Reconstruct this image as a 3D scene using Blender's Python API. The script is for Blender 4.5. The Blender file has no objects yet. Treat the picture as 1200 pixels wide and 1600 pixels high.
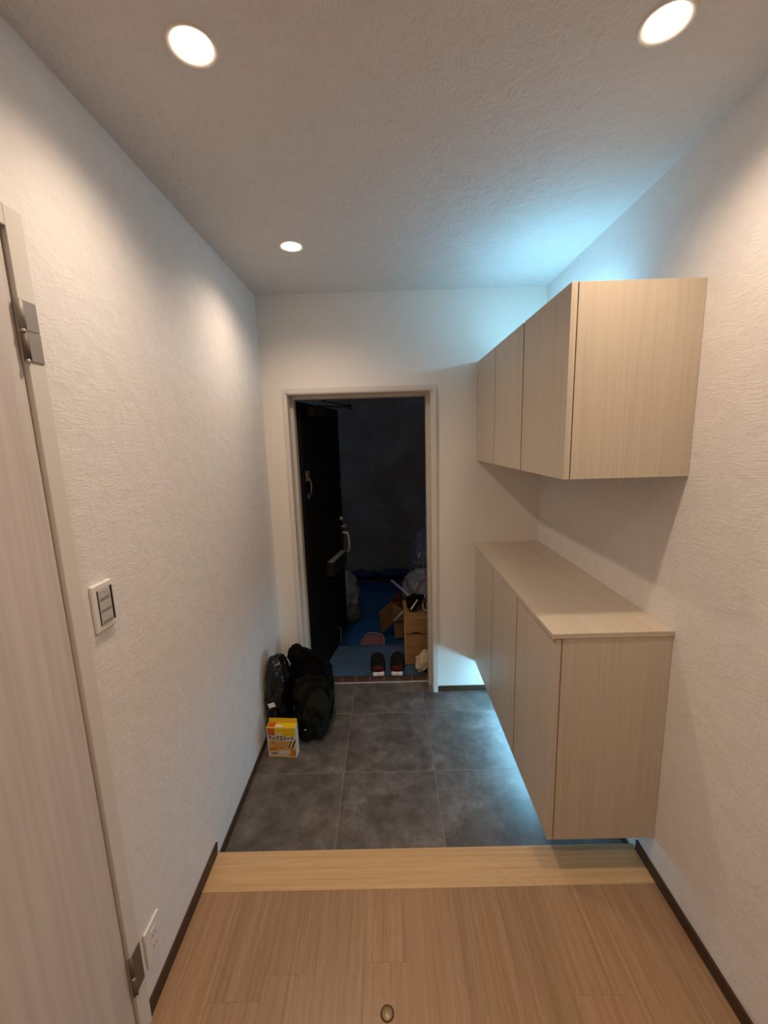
import bpy, bmesh, math, random
from mathutils import Vector, Matrix, noise

C = bpy.context.scene.collection
scene = bpy.context.scene

# ------------------------------------------------------------------ camera
def camera():
    pitch, yaw, roll = -0.172937, -0.0083553, -0.0296156
    cp, sp, cy, sy = math.cos(pitch), math.sin(pitch), math.cos(yaw), math.sin(yaw)
    f = Vector((sy*cp, cy*cp, sp)); r = Vector((cy, -sy, 0)); u = r.cross(f)
    cr, sr = math.cos(roll), math.sin(roll)
    r, u = r*cr + u*sr, u*cr - r*sr
    m = Matrix(((r.x, u.x, -f.x, 0.713793), (r.y, u.y, -f.y, -2.489504), (r.z, u.z, -f.z, 1.648), (0, 0, 0, 1)))
    cd = bpy.data.cameras.new('camera'); co = bpy.data.objects.new('camera', cd); C.objects.link(co)
    co.matrix_world = m
    cd.sensor_fit = 'HORIZONTAL'; cd.sensor_width = 36; cd.lens = 643.8815/1200*36
    cd.clip_start = 0.02
    scene.camera = co
camera()

# ------------------------------------------------------------------ world, exposure, light levels
w = bpy.data.worlds.new('world'); scene.world = w; w.use_nodes = True
bg = w.node_tree.nodes['Background']
bg.inputs[0].default_value = (0.36, 0.43, 0.60, 1); bg.inputs[1].default_value = 0.13
scene.view_settings.view_transform = 'Standard'; scene.view_settings.look = 'None'
scene.view_settings.exposure = 0.0; scene.view_settings.gamma = 1.0
scene.view_settings.use_curve_mapping = False
LAMP_W = 28.0                 # each ceiling downlight
LAMP_COL = (1.0, 0.78, 0.59)
LED_TOP = 23.0; LED_LOW = 33.0; LED_COL = (0.27, 0.68, 1.0)

# ------------------------------------------------------------------ helpers
def thing(name, label, cat, loc=(0, 0, 0), group=None, kind=None):
    o = bpy.data.objects.new(name, None); C.objects.link(o); o.location = loc
    o.empty_display_size = 0.05
    return tag(o, label, cat, group, kind)
def tag(o, label=None, cat=None, group=None, kind=None):
    if label: o['label'] = label
    if cat: o['category'] = cat
    if group: o['group'] = group
    if kind: o['kind'] = kind
    return o
def base_of(p):
    v = Vector((0, 0, 0))
    while p is not None:
        v += Vector(p.location); p = p.parent
    return v
def obj(name, bm, m, parent=None, smooth=False):
    """link a bmesh that was written in world coordinates as ONE mesh object"""
    me = bpy.data.meshes.new(name)
    b = base_of(parent)
    bmesh.ops.translate(bm, verts=bm.verts, vec=-b)
    bmesh.ops.recalc_face_normals(bm, faces=bm.faces)
    bm.to_mesh(me); bm.free()
    for p in me.polygons: p.use_smooth = smooth
    o = bpy.data.objects.new(name, me); C.objects.link(o)
    if m is not None: me.materials.append(m)
    if parent is not None: o.parent = parent
    return o
def box(x0, x1, y0, y1, z0, z1, bev=0.0, seg=2, bm=None):
    b = bmesh.new()
    bmesh.ops.create_cube(b, size=1)
    bmesh.ops.scale(b, verts=b.verts, vec=(abs(x1-x0), abs(y1-y0), abs(z1-z0)))
    bmesh.ops.translate(b, verts=b.verts, vec=((x0+x1)/2, (y0+y1)/2, (z0+z1)/2))
    if bev: bmesh.ops.bevel(b, geom=b.edges[:], offset=bev, segments=seg, affect='EDGES', profile=0.5)
    if bm is None: return b
    return join(bm, b)
def join(bm, b):
    me = bpy.data.meshes.new('tmp'); b.to_mesh(me); b.free(); bm.from_mesh(me); bpy.data.meshes.remove(me)
    return bm
def rotz(bm, ang, pivot):
    bmesh.ops.rotate(bm, verts=bm.verts, cent=pivot, matrix=Matrix.Rotation(ang, 3, 'Z')); return bm
def rot(bm, ang, axis, pivot):
    bmesh.ops.rotate(bm, verts=bm.verts, cent=pivot, matrix=Matrix.Rotation(ang, 3, axis)); return bm
def prism(pts, axis, a0, a1, bev=0.0):
    """extrude a 2-D outline along an axis"""
    b = bmesh.new()
    def P(p, a): return {'X': (a, p[0], p[1]), 'Y': (p[0], a, p[1]), 'Z': (p[0], p[1], a)}[axis]
    v0 = [b.verts.new(P(p, a0)) for p in pts]; v1 = [b.verts.new(P(p, a1)) for p in pts]
    n = len(pts)
    b.faces.new(v0); b.faces.new(v1[::-1])
    for i in range(n): b.faces.new((v0[i], v1[i], v1[(i+1) % n], v0[(i+1) % n]))
    if bev: bmesh.ops.bevel(b, geom=b.edges[:], offset=bev, segments=2, affect='EDGES', profile=0.5)
    return b
def tube(path, r, n=8, closed=False, bm=None, flat=1.0, up=None):
    b = bm or bmesh.new()
    pts = [Vector(p) for p in path]; rings = []
    N = len(pts)
    prev = None
    for i, p in enumerate(pts):
        a = pts[(i-1) % N] if (closed or i > 0) else p
        c = pts[(i+1) % N] if (closed or i < N-1) else p
        t = (c-a).normalized()
        ref = Vector(up) if up else (prev if prev is not None else (Vector((0, 0, 1)) if abs(t.z) < .9 else Vector((1, 0, 0))))
        s = t.cross(ref).normalized(); q = s.cross(t).normalized()
        if not up: prev = q
        rr = r[i] if isinstance(r, (list, tuple)) else r
        rings.append([b.verts.new(p + s*rr*math.cos(2*math.pi*k/n) + q*rr*flat*math.sin(2*math.pi*k/n)) for k in range(n)])
    M = N if closed else N-1
    for i in range(M):
        A, B = rings[i], rings[(i+1) % N]
        for k in range(n): b.faces.new((A[k], A[(k+1) % n], B[(k+1) % n], B[k]))
    if not closed:
        b.faces.new(rings[0][::-1]); b.faces.new(rings[-1])
    return b
def lathe(prof, center, n=32, closed=False):
    """profile of (radius, z) about a vertical axis"""
    b = bmesh.new(); c = Vector(center)
    rings = []
    for (r, z) in prof:
        if r < 1e-6: rings.append([b.verts.new(c + Vector((0, 0, z)))])
        else: rings.append([b.verts.new(c + Vector((r*math.cos(2*math.pi*k/n), r*math.sin(2*math.pi*k/n), z))) for k in range(n)])
    pairs = list(zip(rings[:-1], rings[1:]))
    if closed: pairs.append((rings[-1], rings[0]))
    for A, B in pairs:
        for k in range(n):
            a = A[k % len(A)], A[(k+1) % len(A)]; d = B[k % len(B)], B[(k+1) % len(B)]
            f = []
            for v in (a[0], a[1], d[1], d[0]):
                if v not in f: f.append(v)
            if len(f) > 2: b.faces.new(f)
    return b
def curve_pts(ctrl, n=24):
    """Catmull-Rom through control points"""
    P = [Vector(p) for p in ctrl]; out = []
    Q = [P[0]*2-P[1]] + P + [P[-1]*2-P[-2]]
    per = max(2, n//(len(P)-1))
    for i in range(1, len(Q)-2):
        for k in range(per):
            t = k/per
            a, b, c, d = Q[i-1], Q[i], Q[i+1], Q[i+2]
            out.append(0.5*((2*b) + (c-a)*t + (2*a-5*b+4*c-d)*t*t + (3*b-a-3*c+d)*t**3))
    out.append(P[-1]); return out
def sack(center, size, top=0.0, crumple=0.03, freq=5.0, seed=0, sub=4, power=2.6, fine=0.0):
    """a slumped, crumpled bag: super-ellipsoid with a flat bottom, pinched towards the top"""
    b = bmesh.new(); bmesh.ops.create_icosphere(b, subdivisions=sub, radius=1)
    cx, cy, cz = center; sx, sy, sz = size; off = Vector((seed*7.3, seed*3.1, seed*1.7))
    for v in b.verts:
        d = v.co.normalized()
        e = (abs(d.x)**power + abs(d.y)**power + abs(d.z)**power)**(-1/power)
        p = d*e
        k = 1.0
        if top and p.z > 0.1: k = 1.0 - top*((p.z-0.1)/0.9)**1.3
        q = Vector((p.x*sx*k, p.y*sy*k, p.z*sz))
        nz = noise.noise(d*freq + off) + 0.6*abs(noise.noise(d*freq*2.1 + off*1.3)) + 0.3*noise.noise(d*freq*4.3 + off)
        q += d*crumple*nz
        if fine: q += d*fine*(abs(noise.noise(d*freq*7 + off))-0.25)
        v.co = Vector((cx, cy, cz)) + q
    zmin = cz - sz*0.96
    for v in b.verts:
        if v.co.z < zmin: v.co.z = zmin
    return b

# ------------------------------------------------------------------ materials
MATS = {}
def mat(name, col, rough=0.5, spec=0.5, metal=0.0, alpha=1.0, emit=None, estr=0.0, sheen=0.0, coat=0.0):
    m = bpy.data.materials.new(name); m.use_nodes = True
    p = m.node_tree.nodes['Principled BSDF']
    p.inputs['Base Color'].default_value = (*col, 1); p.inputs['Roughness'].default_value = rough
    p.inputs['Specular IOR Level'].default_value = spec; p.inputs['Metallic'].default_value = metal
    p.inputs['Alpha'].default_value = alpha; p.inputs['Sheen Weight'].default_value = sheen
    p.inputs['Coat Weight'].default_value = coat
    if emit:
        p.inputs['Emission Color'].default_value = (*emit, 1); p.inputs['Emission Strength'].default_value = estr
    MATS[name] = m
    return m
class NT:
    def __init__(s, m): s.t = m.node_tree; s.p = s.t.nodes['Principled BSDF']
    def n(s, kind, **kw):
        x = s.t.nodes.new(kind)
        for k, v in kw.items():
            if k in x.inputs: x.inputs[k].default_value = v
            else: setattr(x, k, v)
        return x
    def l(s, a, b): s.t.links.new(a, b)
    def coords(s, scale=(1, 1, 1), src='Object', random=False, rotation=(0, 0, 0)):
        tc = s.n('ShaderNodeTexCoord'); mp = s.n('ShaderNodeMapping'); mp.inputs['Scale'].default_value = scale
        mp.inputs['Rotation'].default_value = rotation
        out = tc.outputs[src]
        if src == 'World':
            pass
        if random:
            oi = s.n('ShaderNodeObjectInfo'); mu = s.n('ShaderNodeVectorMath', operation='SCALE'); 
            cx = s.n('ShaderNodeCombineXYZ')
            for i in range(3): s.l(oi.outputs['Random'], cx.inputs[i])
            s.l(cx.outputs[0], mu.inputs[0]); mu.inputs['Scale'].default_value = 37.0
            ad = s.n('ShaderNodeVectorMath', operation='ADD'); s.l(out, ad.inputs[0]); s.l(mu.outputs[0], ad.inputs[1]); out = ad.outputs[0]
        s.l(out, mp.inputs[0]); return mp.outputs[0]
    def pos(s, scale=(1, 1, 1)):
        g = s.n('ShaderNodeNewGeometry'); mp = s.n('ShaderNodeMapping'); mp.inputs['Scale'].default_value = scale
        s.l(g.outputs['Position'], mp.inputs[0]); return mp.outputs[0]
    def noise(s, vec, scale, detail=4, rough=0.55, dist=0.0):
        x = s.n('ShaderNodeTexNoise', Scale=scale, Detail=detail, Roughness=rough, Distortion=dist); s.l(vec, x.inputs['Vector']); return x.outputs['Fac']
    def ramp(s, fac, stops):
        r = s.n('ShaderNodeValToRGB'); e = r.color_ramp.elements
        while len(e) < len(stops): e.new(0.5)
        for i, (p, c) in enumerate(stops): e[i].position = p; e[i].color = (*c, 1)
        s.l(fac, r.inputs[0]); return r.outputs['Color']
    def mix(s, a, b, fac, mode='MIX'):
        x = s.n('ShaderNodeMix', data_type='RGBA', blend_type=mode)
        if isinstance(fac, float): x.inputs[0].default_value = fac
        else: s.l(fac, x.inputs[0])
        for v, i in ((a, 6), (b, 7)):
            if isinstance(v, tuple): x.inputs[i].default_value = (*v, 1)
            else: s.l(v, x.inputs[i])
        return x.outputs[2]
    def math(s, op, a, b=None):
        x = s.n('ShaderNodeMath', operation=op)
        for v, i in ((a, 0), (b, 1)):
            if v is None: continue
            if isinstance(v, (int, float)): x.inputs[i].default_value = v
            else: s.l(v, x.inputs[i])
        return x.outputs[0]
    def col(s, c): s.l(c, s.p.inputs['Base Color'])
    def rough(s, c): s.l(c, s.p.inputs['Roughness'])
    def bump(s, h, strength, dist):
        b = s.n('ShaderNodeBump', Strength=strength, Distance=dist); s.l(h, b.inputs['Height']); s.l(b.outputs[0], s.p.inputs['Normal'])

def wallpaper(name, col, stroke, strength):
    """embossed vinyl wallpaper: patches of short combed strokes"""
    m = mat(name, col, 0.75, 0.25); t = NT(m)
    v = t.pos((1, 1, 1))
    warp = t.n('ShaderNodeTexNoise', Scale=7.0, Detail=3.0); t.l(v, warp.inputs['Vector'])
    sub = t.n('ShaderNodeVectorMath', operation='SUBTRACT'); t.l(warp.outputs['Color'], sub.inputs[0]); sub.inputs[1].default_value = (.5, .5, .5)
    sc = t.n('ShaderNodeVectorMath', operation='SCALE'); t.l(sub.outputs[0], sc.inputs[0]); sc.inputs['Scale'].default_value = 0.05
    ad = t.n('ShaderNodeVectorMath', operation='ADD'); t.l(v, ad.inputs[0]); t.l(sc.outputs[0], ad.inputs[1])
    mp = t.n('ShaderNodeMapping'); mp.inputs['Scale'].default_value = stroke; t.l(ad.outputs[0], mp.inputs[0])
    st = t.noise(mp.outputs[0], 1.0, 3, 0.5)
    patch = t.noise(v, 16.0, 3, 0.6)
    pm = t.ramp(patch, [(0.40, (0.1, 0.1, 0.1)), (0.55, (1, 1, 1))])
    lump = t.noise(v, 90.0, 3, 0.6)
    h = t.math('ADD', t.math('MULTIPLY', st, pm), t.math('MULTIPLY', lump, 0.45))
    t.bump(h, strength, 0.0032)
    d = tuple(c*0.93 for c in col)
    t.col(t.mix(d, col, t.ramp(t.math('ADD', t.math('MULTIPLY', patch, .6), t.math('MULTIPLY', st, .4)), [(0.35, (0, 0, 0)), (0.62, (1, 1, 1))])))
    return m
def woodgrain(name, c0, c1, c2, axis, rough=0.45, scale=1.0, random=False, spec=0.4, figure=0.0, fine=110):
    m = mat(name, c1, rough, spec); t = NT(m)
    s = [fine*scale]*3; s[axis] = 2.0*scale
    s2 = [22*scale]*3; s2[axis] = 0.9*scale
    v = t.coords(tuple(s), random=random); v2 = t.coords(tuple(s2), random=random)
    n1 = t.noise(v, 1.0, 5, 0.65); n2 = t.noise(v2, 1.0, 4, 0.6, 0.6)
    f = t.math('ADD', t.math('MULTIPLY', n1, 0.7), t.math('MULTIPLY', n2, 0.3))
    c = t.ramp(f, [(0.32, c0), (0.5, c1), (0.68, c2)])
    if figure:
        s3 = [9*scale]*3; s3[axis] = 1.3*scale
        v3 = t.coords(tuple(s3), random=random)
        n3 = t.noise(v3, 1.0, 2, 0.5, 1.5)
        bands = t.math('FRACT', t.math('MULTIPLY', n3, 9.0))
        r = t.ramp(bands, [(0.0, (0, 0, 0)), (0.25, (1, 1, 1)), (0.85, (1, 1, 1)), (1.0, (0, 0, 0))])
        c = t.mix(t.mix(c, c0, figure), c, r)
    if random:
        oi = t.n('ShaderNodeObjectInfo')
        tone = t.ramp(oi.outputs['Random'], [(0.0, (0.90, 0.89, 0.87)), (0.5, (1, 0.99, 0.98)), (1.0, (1.06, 1.01, 0.98))])
        c = t.mix(c, tone, 1.0, 'MULTIPLY')
    t.col(c); t.bump(n1, 0.15, 0.001)
    return m

mat('white_wall_smooth', (0.85, 0.80, 0.735), 0.7, 0.3)
wallpaper('wall_textured', (0.82, 0.785, 0.76), (48, 24, 290), 0.45)
wallpaper('ceiling_textured', (0.76, 0.73, 0.71), (150, 60, 50), 1.0)
mat('trim_white', (0.72, 0.67, 0.61), 0.4, 0.5)
mat('door_white', (0.66, 0.59, 0.55), 0.4, 0.5)
t = NT(MATS['door_white']); n_ = t.noise(t.pos((60, 60, 2.0)), 1.0, 4); t.col(t.ramp(n_, [(0.35, (0.60, 0.535, 0.50)), (0.65, (0.69, 0.62, 0.58))]))
mat('front_frame', (0.62, 0.56, 0.49), 0.4, 0.5)
mat('dark_brown', (0.055, 0.026, 0.012), 0.5, 0.4)
woodgrain('cabinet_wood', (0.55, 0.462, 0.358), (0.61, 0.524, 0.415), (0.65, 0.562, 0.452), 2, 0.42)
woodgrain('cabinet_top_wood', (0.55, 0.462, 0.358), (0.61, 0.524, 0.415), (0.65, 0.562, 0.452), 1, 0.35)
mat('gap_shade_dark', (0.10, 0.06, 0.035), 0.7, 0.2)  # dark colour standing in for shade in the narrow door gap
mat('gap_shade_brown', (0.20, 0.14, 0.09), 0.7, 0.2)  # brown standing in for shade in the wider door gap
woodgrain('oak_plank', (0.265, 0.155, 0.082), (0.355, 0.218, 0.124), (0.425, 0.272, 0.165), 1, 0.36, 1.0, True, 0.45, 0.3)
woodgrain('oak_nosing', (0.46, 0.285, 0.135), (0.56, 0.37, 0.19), (0.63, 0.43, 0.235), 0, 0.4, 0.8, False, 0.4, 0.25)
mat('subfloor', (0.10, 0.06, 0.035), 0.8, 0.1)
# concrete-look tile
m = mat('dark_tile', (0.09, 0.085, 0.08), 0.42, 0.5); t = NT(m)
v = t.coords((1, 1, 1), random=True)
a_ = t.noise(v, 4.0, 8, 0.68, 0.4); b_ = t.noise(v, 13.0, 6, 0.7); d_ = t.noise(v, 90.0, 2, 0.5)
f_ = t.math('ADD', t.math('ADD', t.math('MULTIPLY', a_, 0.5), t.math('MULTIPLY', b_, 0.45)), t.math('MULTIPLY', d_, 0.05))
t.col(t.ramp(f_, [(0.37, (0.055, 0.046, 0.041)), (0.46, (0.090, 0.077, 0.070)), (0.55, (0.132, 0.116, 0.106)), (0.65, (0.22, 0.197, 0.183))]))
t.rough(t.ramp(b_, [(0.3, (.36,)*3), (0.7, (.55,)*3)])); t.bump(b_, 0.12, 0.002)
mat('grout', (0.21, 0.19, 0.175), 0.85, 0.2)
mat('plastic_white', (0.80, 0.77, 0.73), 0.35, 0.5)
mat('plastic_grey', (0.52, 0.50, 0.48), 0.35, 0.5)
mat('label_grey', (0.28, 0.26, 0.25), 0.5, 0.4)
mat('slot_dark', (0.012, 0.010, 0.010), 0.4, 0.4)
mat('hinge_metal', (0.34, 0.30, 0.27), 0.55, 0.4, 0.3)
mat('hinge_dark', (0.16, 0.12, 0.09), 0.55, 0.4, 0.3)
mat('dull_metal', (0.10, 0.095, 0.085), 0.6, 0.3, 0.2)
mat('aluminium', (0.50, 0.47, 0.44), 0.45, 0.5, 0.5)
mat('lamp_glow', (1, 1, 1), 0.5, 0.2, emit=(1.0, 0.84, 0.66), estr=16.0)
mat('lamp_trim', (0.86, 0.80, 0.72), 0.4, 0.5)
mat('led_glow', (1, 1, 1), 0.5, 0.2, emit=LED_COL, estr=1.0)
mat('led_glow_low', (1, 1, 1), 0.5, 0.2, emit=LED_COL, estr=1.0)
MATS['led_glow'].node_tree.nodes['Principled BSDF'].inputs['Emission Strength'].default_value = LED_TOP
MATS['led_glow_low'].node_tree.nodes['Principled BSDF'].inputs['Emission Strength'].default_value = LED_LOW
mat('steel_door', (0.005, 0.0045, 0.0045), 0.6, 0.15)
mat('steel_door_edge', (0.02, 0.018, 0.017), 0.5, 0.3)
mat('brown_metal', (0.03, 0.022, 0.017), 0.4, 0.4, 0.4)
mat('bag_black_plastic', (0.004, 0.004, 0.004), 0.18, 0.5)
mat('bag_black_cloth', (0.004, 0.0035, 0.0035), 0.9, 0.1)
m = mat('bag_olive_cloth', (0.016, 0.017, 0.009), 0.85, 0.12); t = NT(m)
n_ = t.noise(t.pos((1, 1, 1)), 14.0, 5); t.col(t.ramp(n_, [(0.35, (0.006, 0.0065, 0.0035)), (0.65, (0.014, 0.014, 0.007))])); t.bump(t.noise(t.pos((1, 1, 1)), 45, 4), 0.5, 0.006)
mat('bag_slate_cloth', (0.012, 0.015, 0.017), 0.75, 0.2)
mat('carton_yellow', (0.78, 0.52, 0.010), 0.4, 0.4)
mat('carton_yellow_deep', (0.62, 0.36, 0.006), 0.4, 0.4)
mat('carton_orange', (0.60, 0.20, 0.015), 0.4, 0.4)
mat('carton_pale', (0.72, 0.60, 0.48), 0.4, 0.4)
mat('carton_red', (0.52, 0.10, 0.015), 0.4, 0.4)
mat('carton_side', (0.45, 0.40, 0.40), 0.4, 0.4)
mat('print_black', (0.015, 0.012, 0.012), 0.5, 0.3)
mat('print_navy', (0.03, 0.02, 0.05), 0.5, 0.3)
mat('print_white', (0.80, 0.74, 0.66), 0.5, 0.3)
m = mat('carton_picture', (0.60, 0.30, 0.05), 0.4, 0.4); t = NT(m)
n_ = t.noise(t.coords((1, 1, 3)), 30.0, 4); t.col(t.ramp(n_, [(0.3, (0.40, 0.13, 0.012)), (0.5, (0.62, 0.30, 0.05)), (0.7, (0.76, 0.52, 0.26))]))
# porch
def crease(name, c0, c1, rough, fr=14.0, bs=0.7, bd=0.02):
    m = mat(name, c1, rough, 0.4); t = NT(m); v = t.pos((1, 1, 1))
    n = t.noise(v, fr, 5, 0.6, 0.8); t.col(t.ramp(t.noise(v, 3.0, 3), [(0.35, c0), (0.65, c1)])); t.bump(n, bs, bd); return m
crease('tarp_blue', (0.02, 0.13, 0.34), (0.03, 0.17, 0.42), 0.55)
crease('tarp_lit', (0.10, 0.20, 0.34), (0.13, 0.24, 0.40), 0.7, 20.0, 0.4, 0.01)  # paler blue carries the hall light falling on the landing
crease('tarp_navy', (0.006, 0.018, 0.085), (0.010, 0.03, 0.12), 0.5)
m = mat('porch_wall', (0.3, 0.3, 0.28), 0.9, 0.15); t = NT(m)
n_ = t.noise(t.pos((1, 1, 1)), 2.0, 5, 0.6); t.col(t.ramp(n_, [(0.38, (0.27, 0.22, 0.19)), (0.58, (0.33, 0.325, 0.28))])); t.bump(t.noise(t.pos((1, 1, 1)), 60, 3), 0.4, 0.004)
mat('concrete_dark', (0.09, 0.085, 0.08), 0.9, 0.1)
mat('porch_tile', (0.085, 0.048, 0.036), 0.45, 0.4)
mat('cardboard', (0.34, 0.19, 0.075), 0.8, 0.2)
t = NT(MATS['cardboard']); t.col(t.ramp(t.noise(t.pos((3, 3, 14)), 4.0, 4), [(0.3, (0.29, 0.155, 0.055)), (0.7, (0.37, 0.21, 0.085))]))
mat('cardboard_edge', (0.46, 0.31, 0.15), 0.8, 0.2)
mat('cardboard_lit', (0.42, 0.28, 0.13), 0.8, 0.2)  # lighter copy of the cardboard, paints the light on one flap
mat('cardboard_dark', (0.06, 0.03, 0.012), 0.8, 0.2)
mat('clear_bag', (0.40, 0.40, 0.42), 0.22, 0.6, alpha=0.75)
mat('clear_bag_dark', (0.26, 0.28, 0.33), 0.2, 0.7, alpha=0.75)
mat('green_bag', (0.10, 0.105, 0.085), 0.3, 0.5)
mat('sneaker_black', (0.012, 0.012, 0.013), 0.8, 0.2)
mat('sneaker_red', (0.09, 0.008, 0.010), 0.8, 0.2)
mat('sneaker_white', (0.80, 0.70, 0.64), 0.5, 0.4)
mat('paper_beige', (0.62, 0.50, 0.34), 0.8, 0.2)
mat('dusty_red', (0.24, 0.11, 0.105), 0.6, 0.3)
mat('red_cloth', (0.16, 0.015, 0.012), 0.8, 0.2)
mat('stick_white', (0.70, 0.64, 0.56), 0.5, 0.4)
mat('wire_pale', (0.45, 0.38, 0.43), 0.4, 0.5)
mat('wire_dark', (0.02, 0.02, 0.025), 0.4, 0.5)
M = MATS

# ------------------------------------------------------------------ room shell
W, H, ZF = 1.641, 2.470, 0.0587            # width, ceiling height over the tiles, wood floor height
YB = -4.6                                   # back of the hall behind the camera
YN1, YN0 = -1.264, -1.115                   # step nosing
def struct(name, bm, m, label, cat, smooth=False):
    return tag(obj(name, bm, m, None, smooth), label, cat, None, 'structure')

# left wall with the side door opening (Y -2.42 .. -1.615)
DY0, DY1, DZ = -2.435, -1.615, 2.090
wl = box(-0.10, 0, DY1, 0.0, 0, H); box(-0.10, 0, YB, DY0, 0, H, bm=wl); box(-0.10, 0, DY0, DY1, DZ, H, bm=wl)
struct('wall_left', wl, M['wall_textured'], 'long white embossed wallpaper wall with the light switch on it', 'wall')
struct('wall_right', box(W, W+0.1, YB, 0.0, 0, H), M['wall_textured'], 'white embossed wallpaper wall that carries both shoe cabinets', 'wall')
# entrance wall with the door opening
EX0, EX1, EZ = 0.1405, 0.9887, 1.929
we = box(-0.4, EX0, 0, 0.12, -0.16, 2.75); box(EX1, 3.0, 0, 0.12, -0.16, 2.75, bm=we); box(EX0, EX1, 0, 0.12, EZ, 2.75, bm=we)
struct('wall_front', we, M['white_wall_smooth'], 'smooth white wall around the open entrance door', 'wall')
struct('wall_back', box(-0.1, W+0.1, YB-0.1, YB, 0, H), M['white_wall_smooth'], 'plain white wall closing the hall behind the viewpoint', 'wall')
struct('ceiling', box(-0.1, W+0.1, YB-0.1, 0.0, H, H+0.1), M['ceiling_textured'], 'white embossed ceiling with recessed round downlights', 'ceiling')

# entrance floor: concrete-look tiles on a grout bed
fl = thing('floor', 'sunken entrance floor of large dark grey concrete-look tiles', 'floor', (0, 0, 0), kind='structure')
obj('grout_bed', box(0, W, YN0, 0.0, -0.05, -0.0010), M['grout'], fl)
obj('grout_bed', box(EX0, EX1, 0.0, 0.107, -0.05, -0.0010), M['grout'], fl)
TX = [0.0, 0.4595, 0.9149, 1.3703, W]; TY = [YN0+0.001, -0.6666, -0.2112, 0.0]
g = 0.0016
for i in range(4):
    for j in range(3):
        obj('tile', box(TX[i]+(g if i else .0005), TX[i+1]-g, TY[j]+(g if j else .0005), TY[j+1]-(g if j < 2 else 0.0), -0.010, 0.0, 0.0008, 1), M['dark_tile'], fl)
obj('tile', box(EX0+.03, 0.9149-g, 0.0003, 0.106, -0.010, 0.0, 0.0008, 1), M['dark_tile'], fl)
obj('tile', box(0.9149+g, EX1-.03, 0.0003, 0.106, -0.010, 0.0, 0.0008, 1), M['dark_tile'], fl)

# hall floor: oak boards
fw = thing('floor', 'raised hall floor of light oak boards', 'floor', (0, 0, 0), kind='structure')
obj('subfloor', box(0, W, YB, YN1+0.01, -0.02, ZF-0.006), M['subfloor'], fw)
random.seed(4)
pw = 0.1515; k = 0; x = 0.0
plank_mesh = {}
while x < W-0.004:
    x1 = min(x+pw, W)
    st = [-1.4745, -1.93, -1.66, -2.1, -1.80, -1.56, -2.02][(k*3+2) % 7] if k not in (2,) else -1.50
    ys = [YN1-0.0004]
    y = st
    while y > YB+0.3: ys.append(y); y -= 0.909
    ys.append(YB)
    for a, b in zip(ys[:-1], ys[1:]):
        obj('plank', box(x+0.0001, x1-0.0001, b+0.0001, a-0.0001, ZF-0.010, ZF, 0.0003, 1), M['oak_plank'], fw)
    x = x1; k += 1

# step nosing
b = box(0.0, W, YN1, YN0, 0.0, ZF+0.0008, 0.0022, 2)
struct('trim_1', b, M['oak_nosing'], 'wide pale oak step edge between hall boards and entrance tiles', 'step')

# baseboards
bt = 0.007
def base_x(name, x0, x1, y0, y1, z0, z1, cut, label):
    if cut:  # sloped far end
        bm = prism([(y0, z0), (y1-0.012 if cut > 0 else y1, z0), (y1, z1), (y0, z1)], 'X', x0, x1)
    else: bm = box(x0, x1, y0, y1, z0, z1, 0.001, 1)
    struct(name, bm, M['dark_brown'], label, 'baseboard')
base_x('baseboard_left', 0, bt, DY1+0.022, YN0+0.002, ZF+.001, ZF+0.046, 1, 'dark brown baseboard above the oak boards below the light switch')
base_x('baseboard_left', 0, bt, YN0, -0.007, 0.0, 0.037, 0, 'dark brown baseboard along the tiles behind the yellow carton')
base_x('baseboard_right', W-bt, W, YB, YN0-0.025, ZF+.001, ZF+0.046, 0, 'dark brown baseboard above the oak boards in front of the floating cabinet')
base_x('baseboard_right', W-bt, W, YN0, -0.007, 0.0, 0.037, 0, 'dark brown baseboard along the tiles under the floating cabinet')
struct('baseboard_front', box(1.015, W-bt, -bt, 0, 0.0, 0.037, 0.001, 1), M['dark_brown'], 'short dark brown baseboard between door casing and floating cabinet', 'baseboard')
struct('baseboard_front', box(bt, 0.122, -bt, 0, 0.0, 0.037, 0.001, 1), M['dark_brown'], 'short dark brown baseboard behind the bags', 'baseboard')

# ------------------------------------------------------------------ side door (door_1) on the left
d1 = thing('door_1', 'white side door hinged on the wall beside the light switch', 'door', (0, DY1, ZF), kind='structure')
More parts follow.
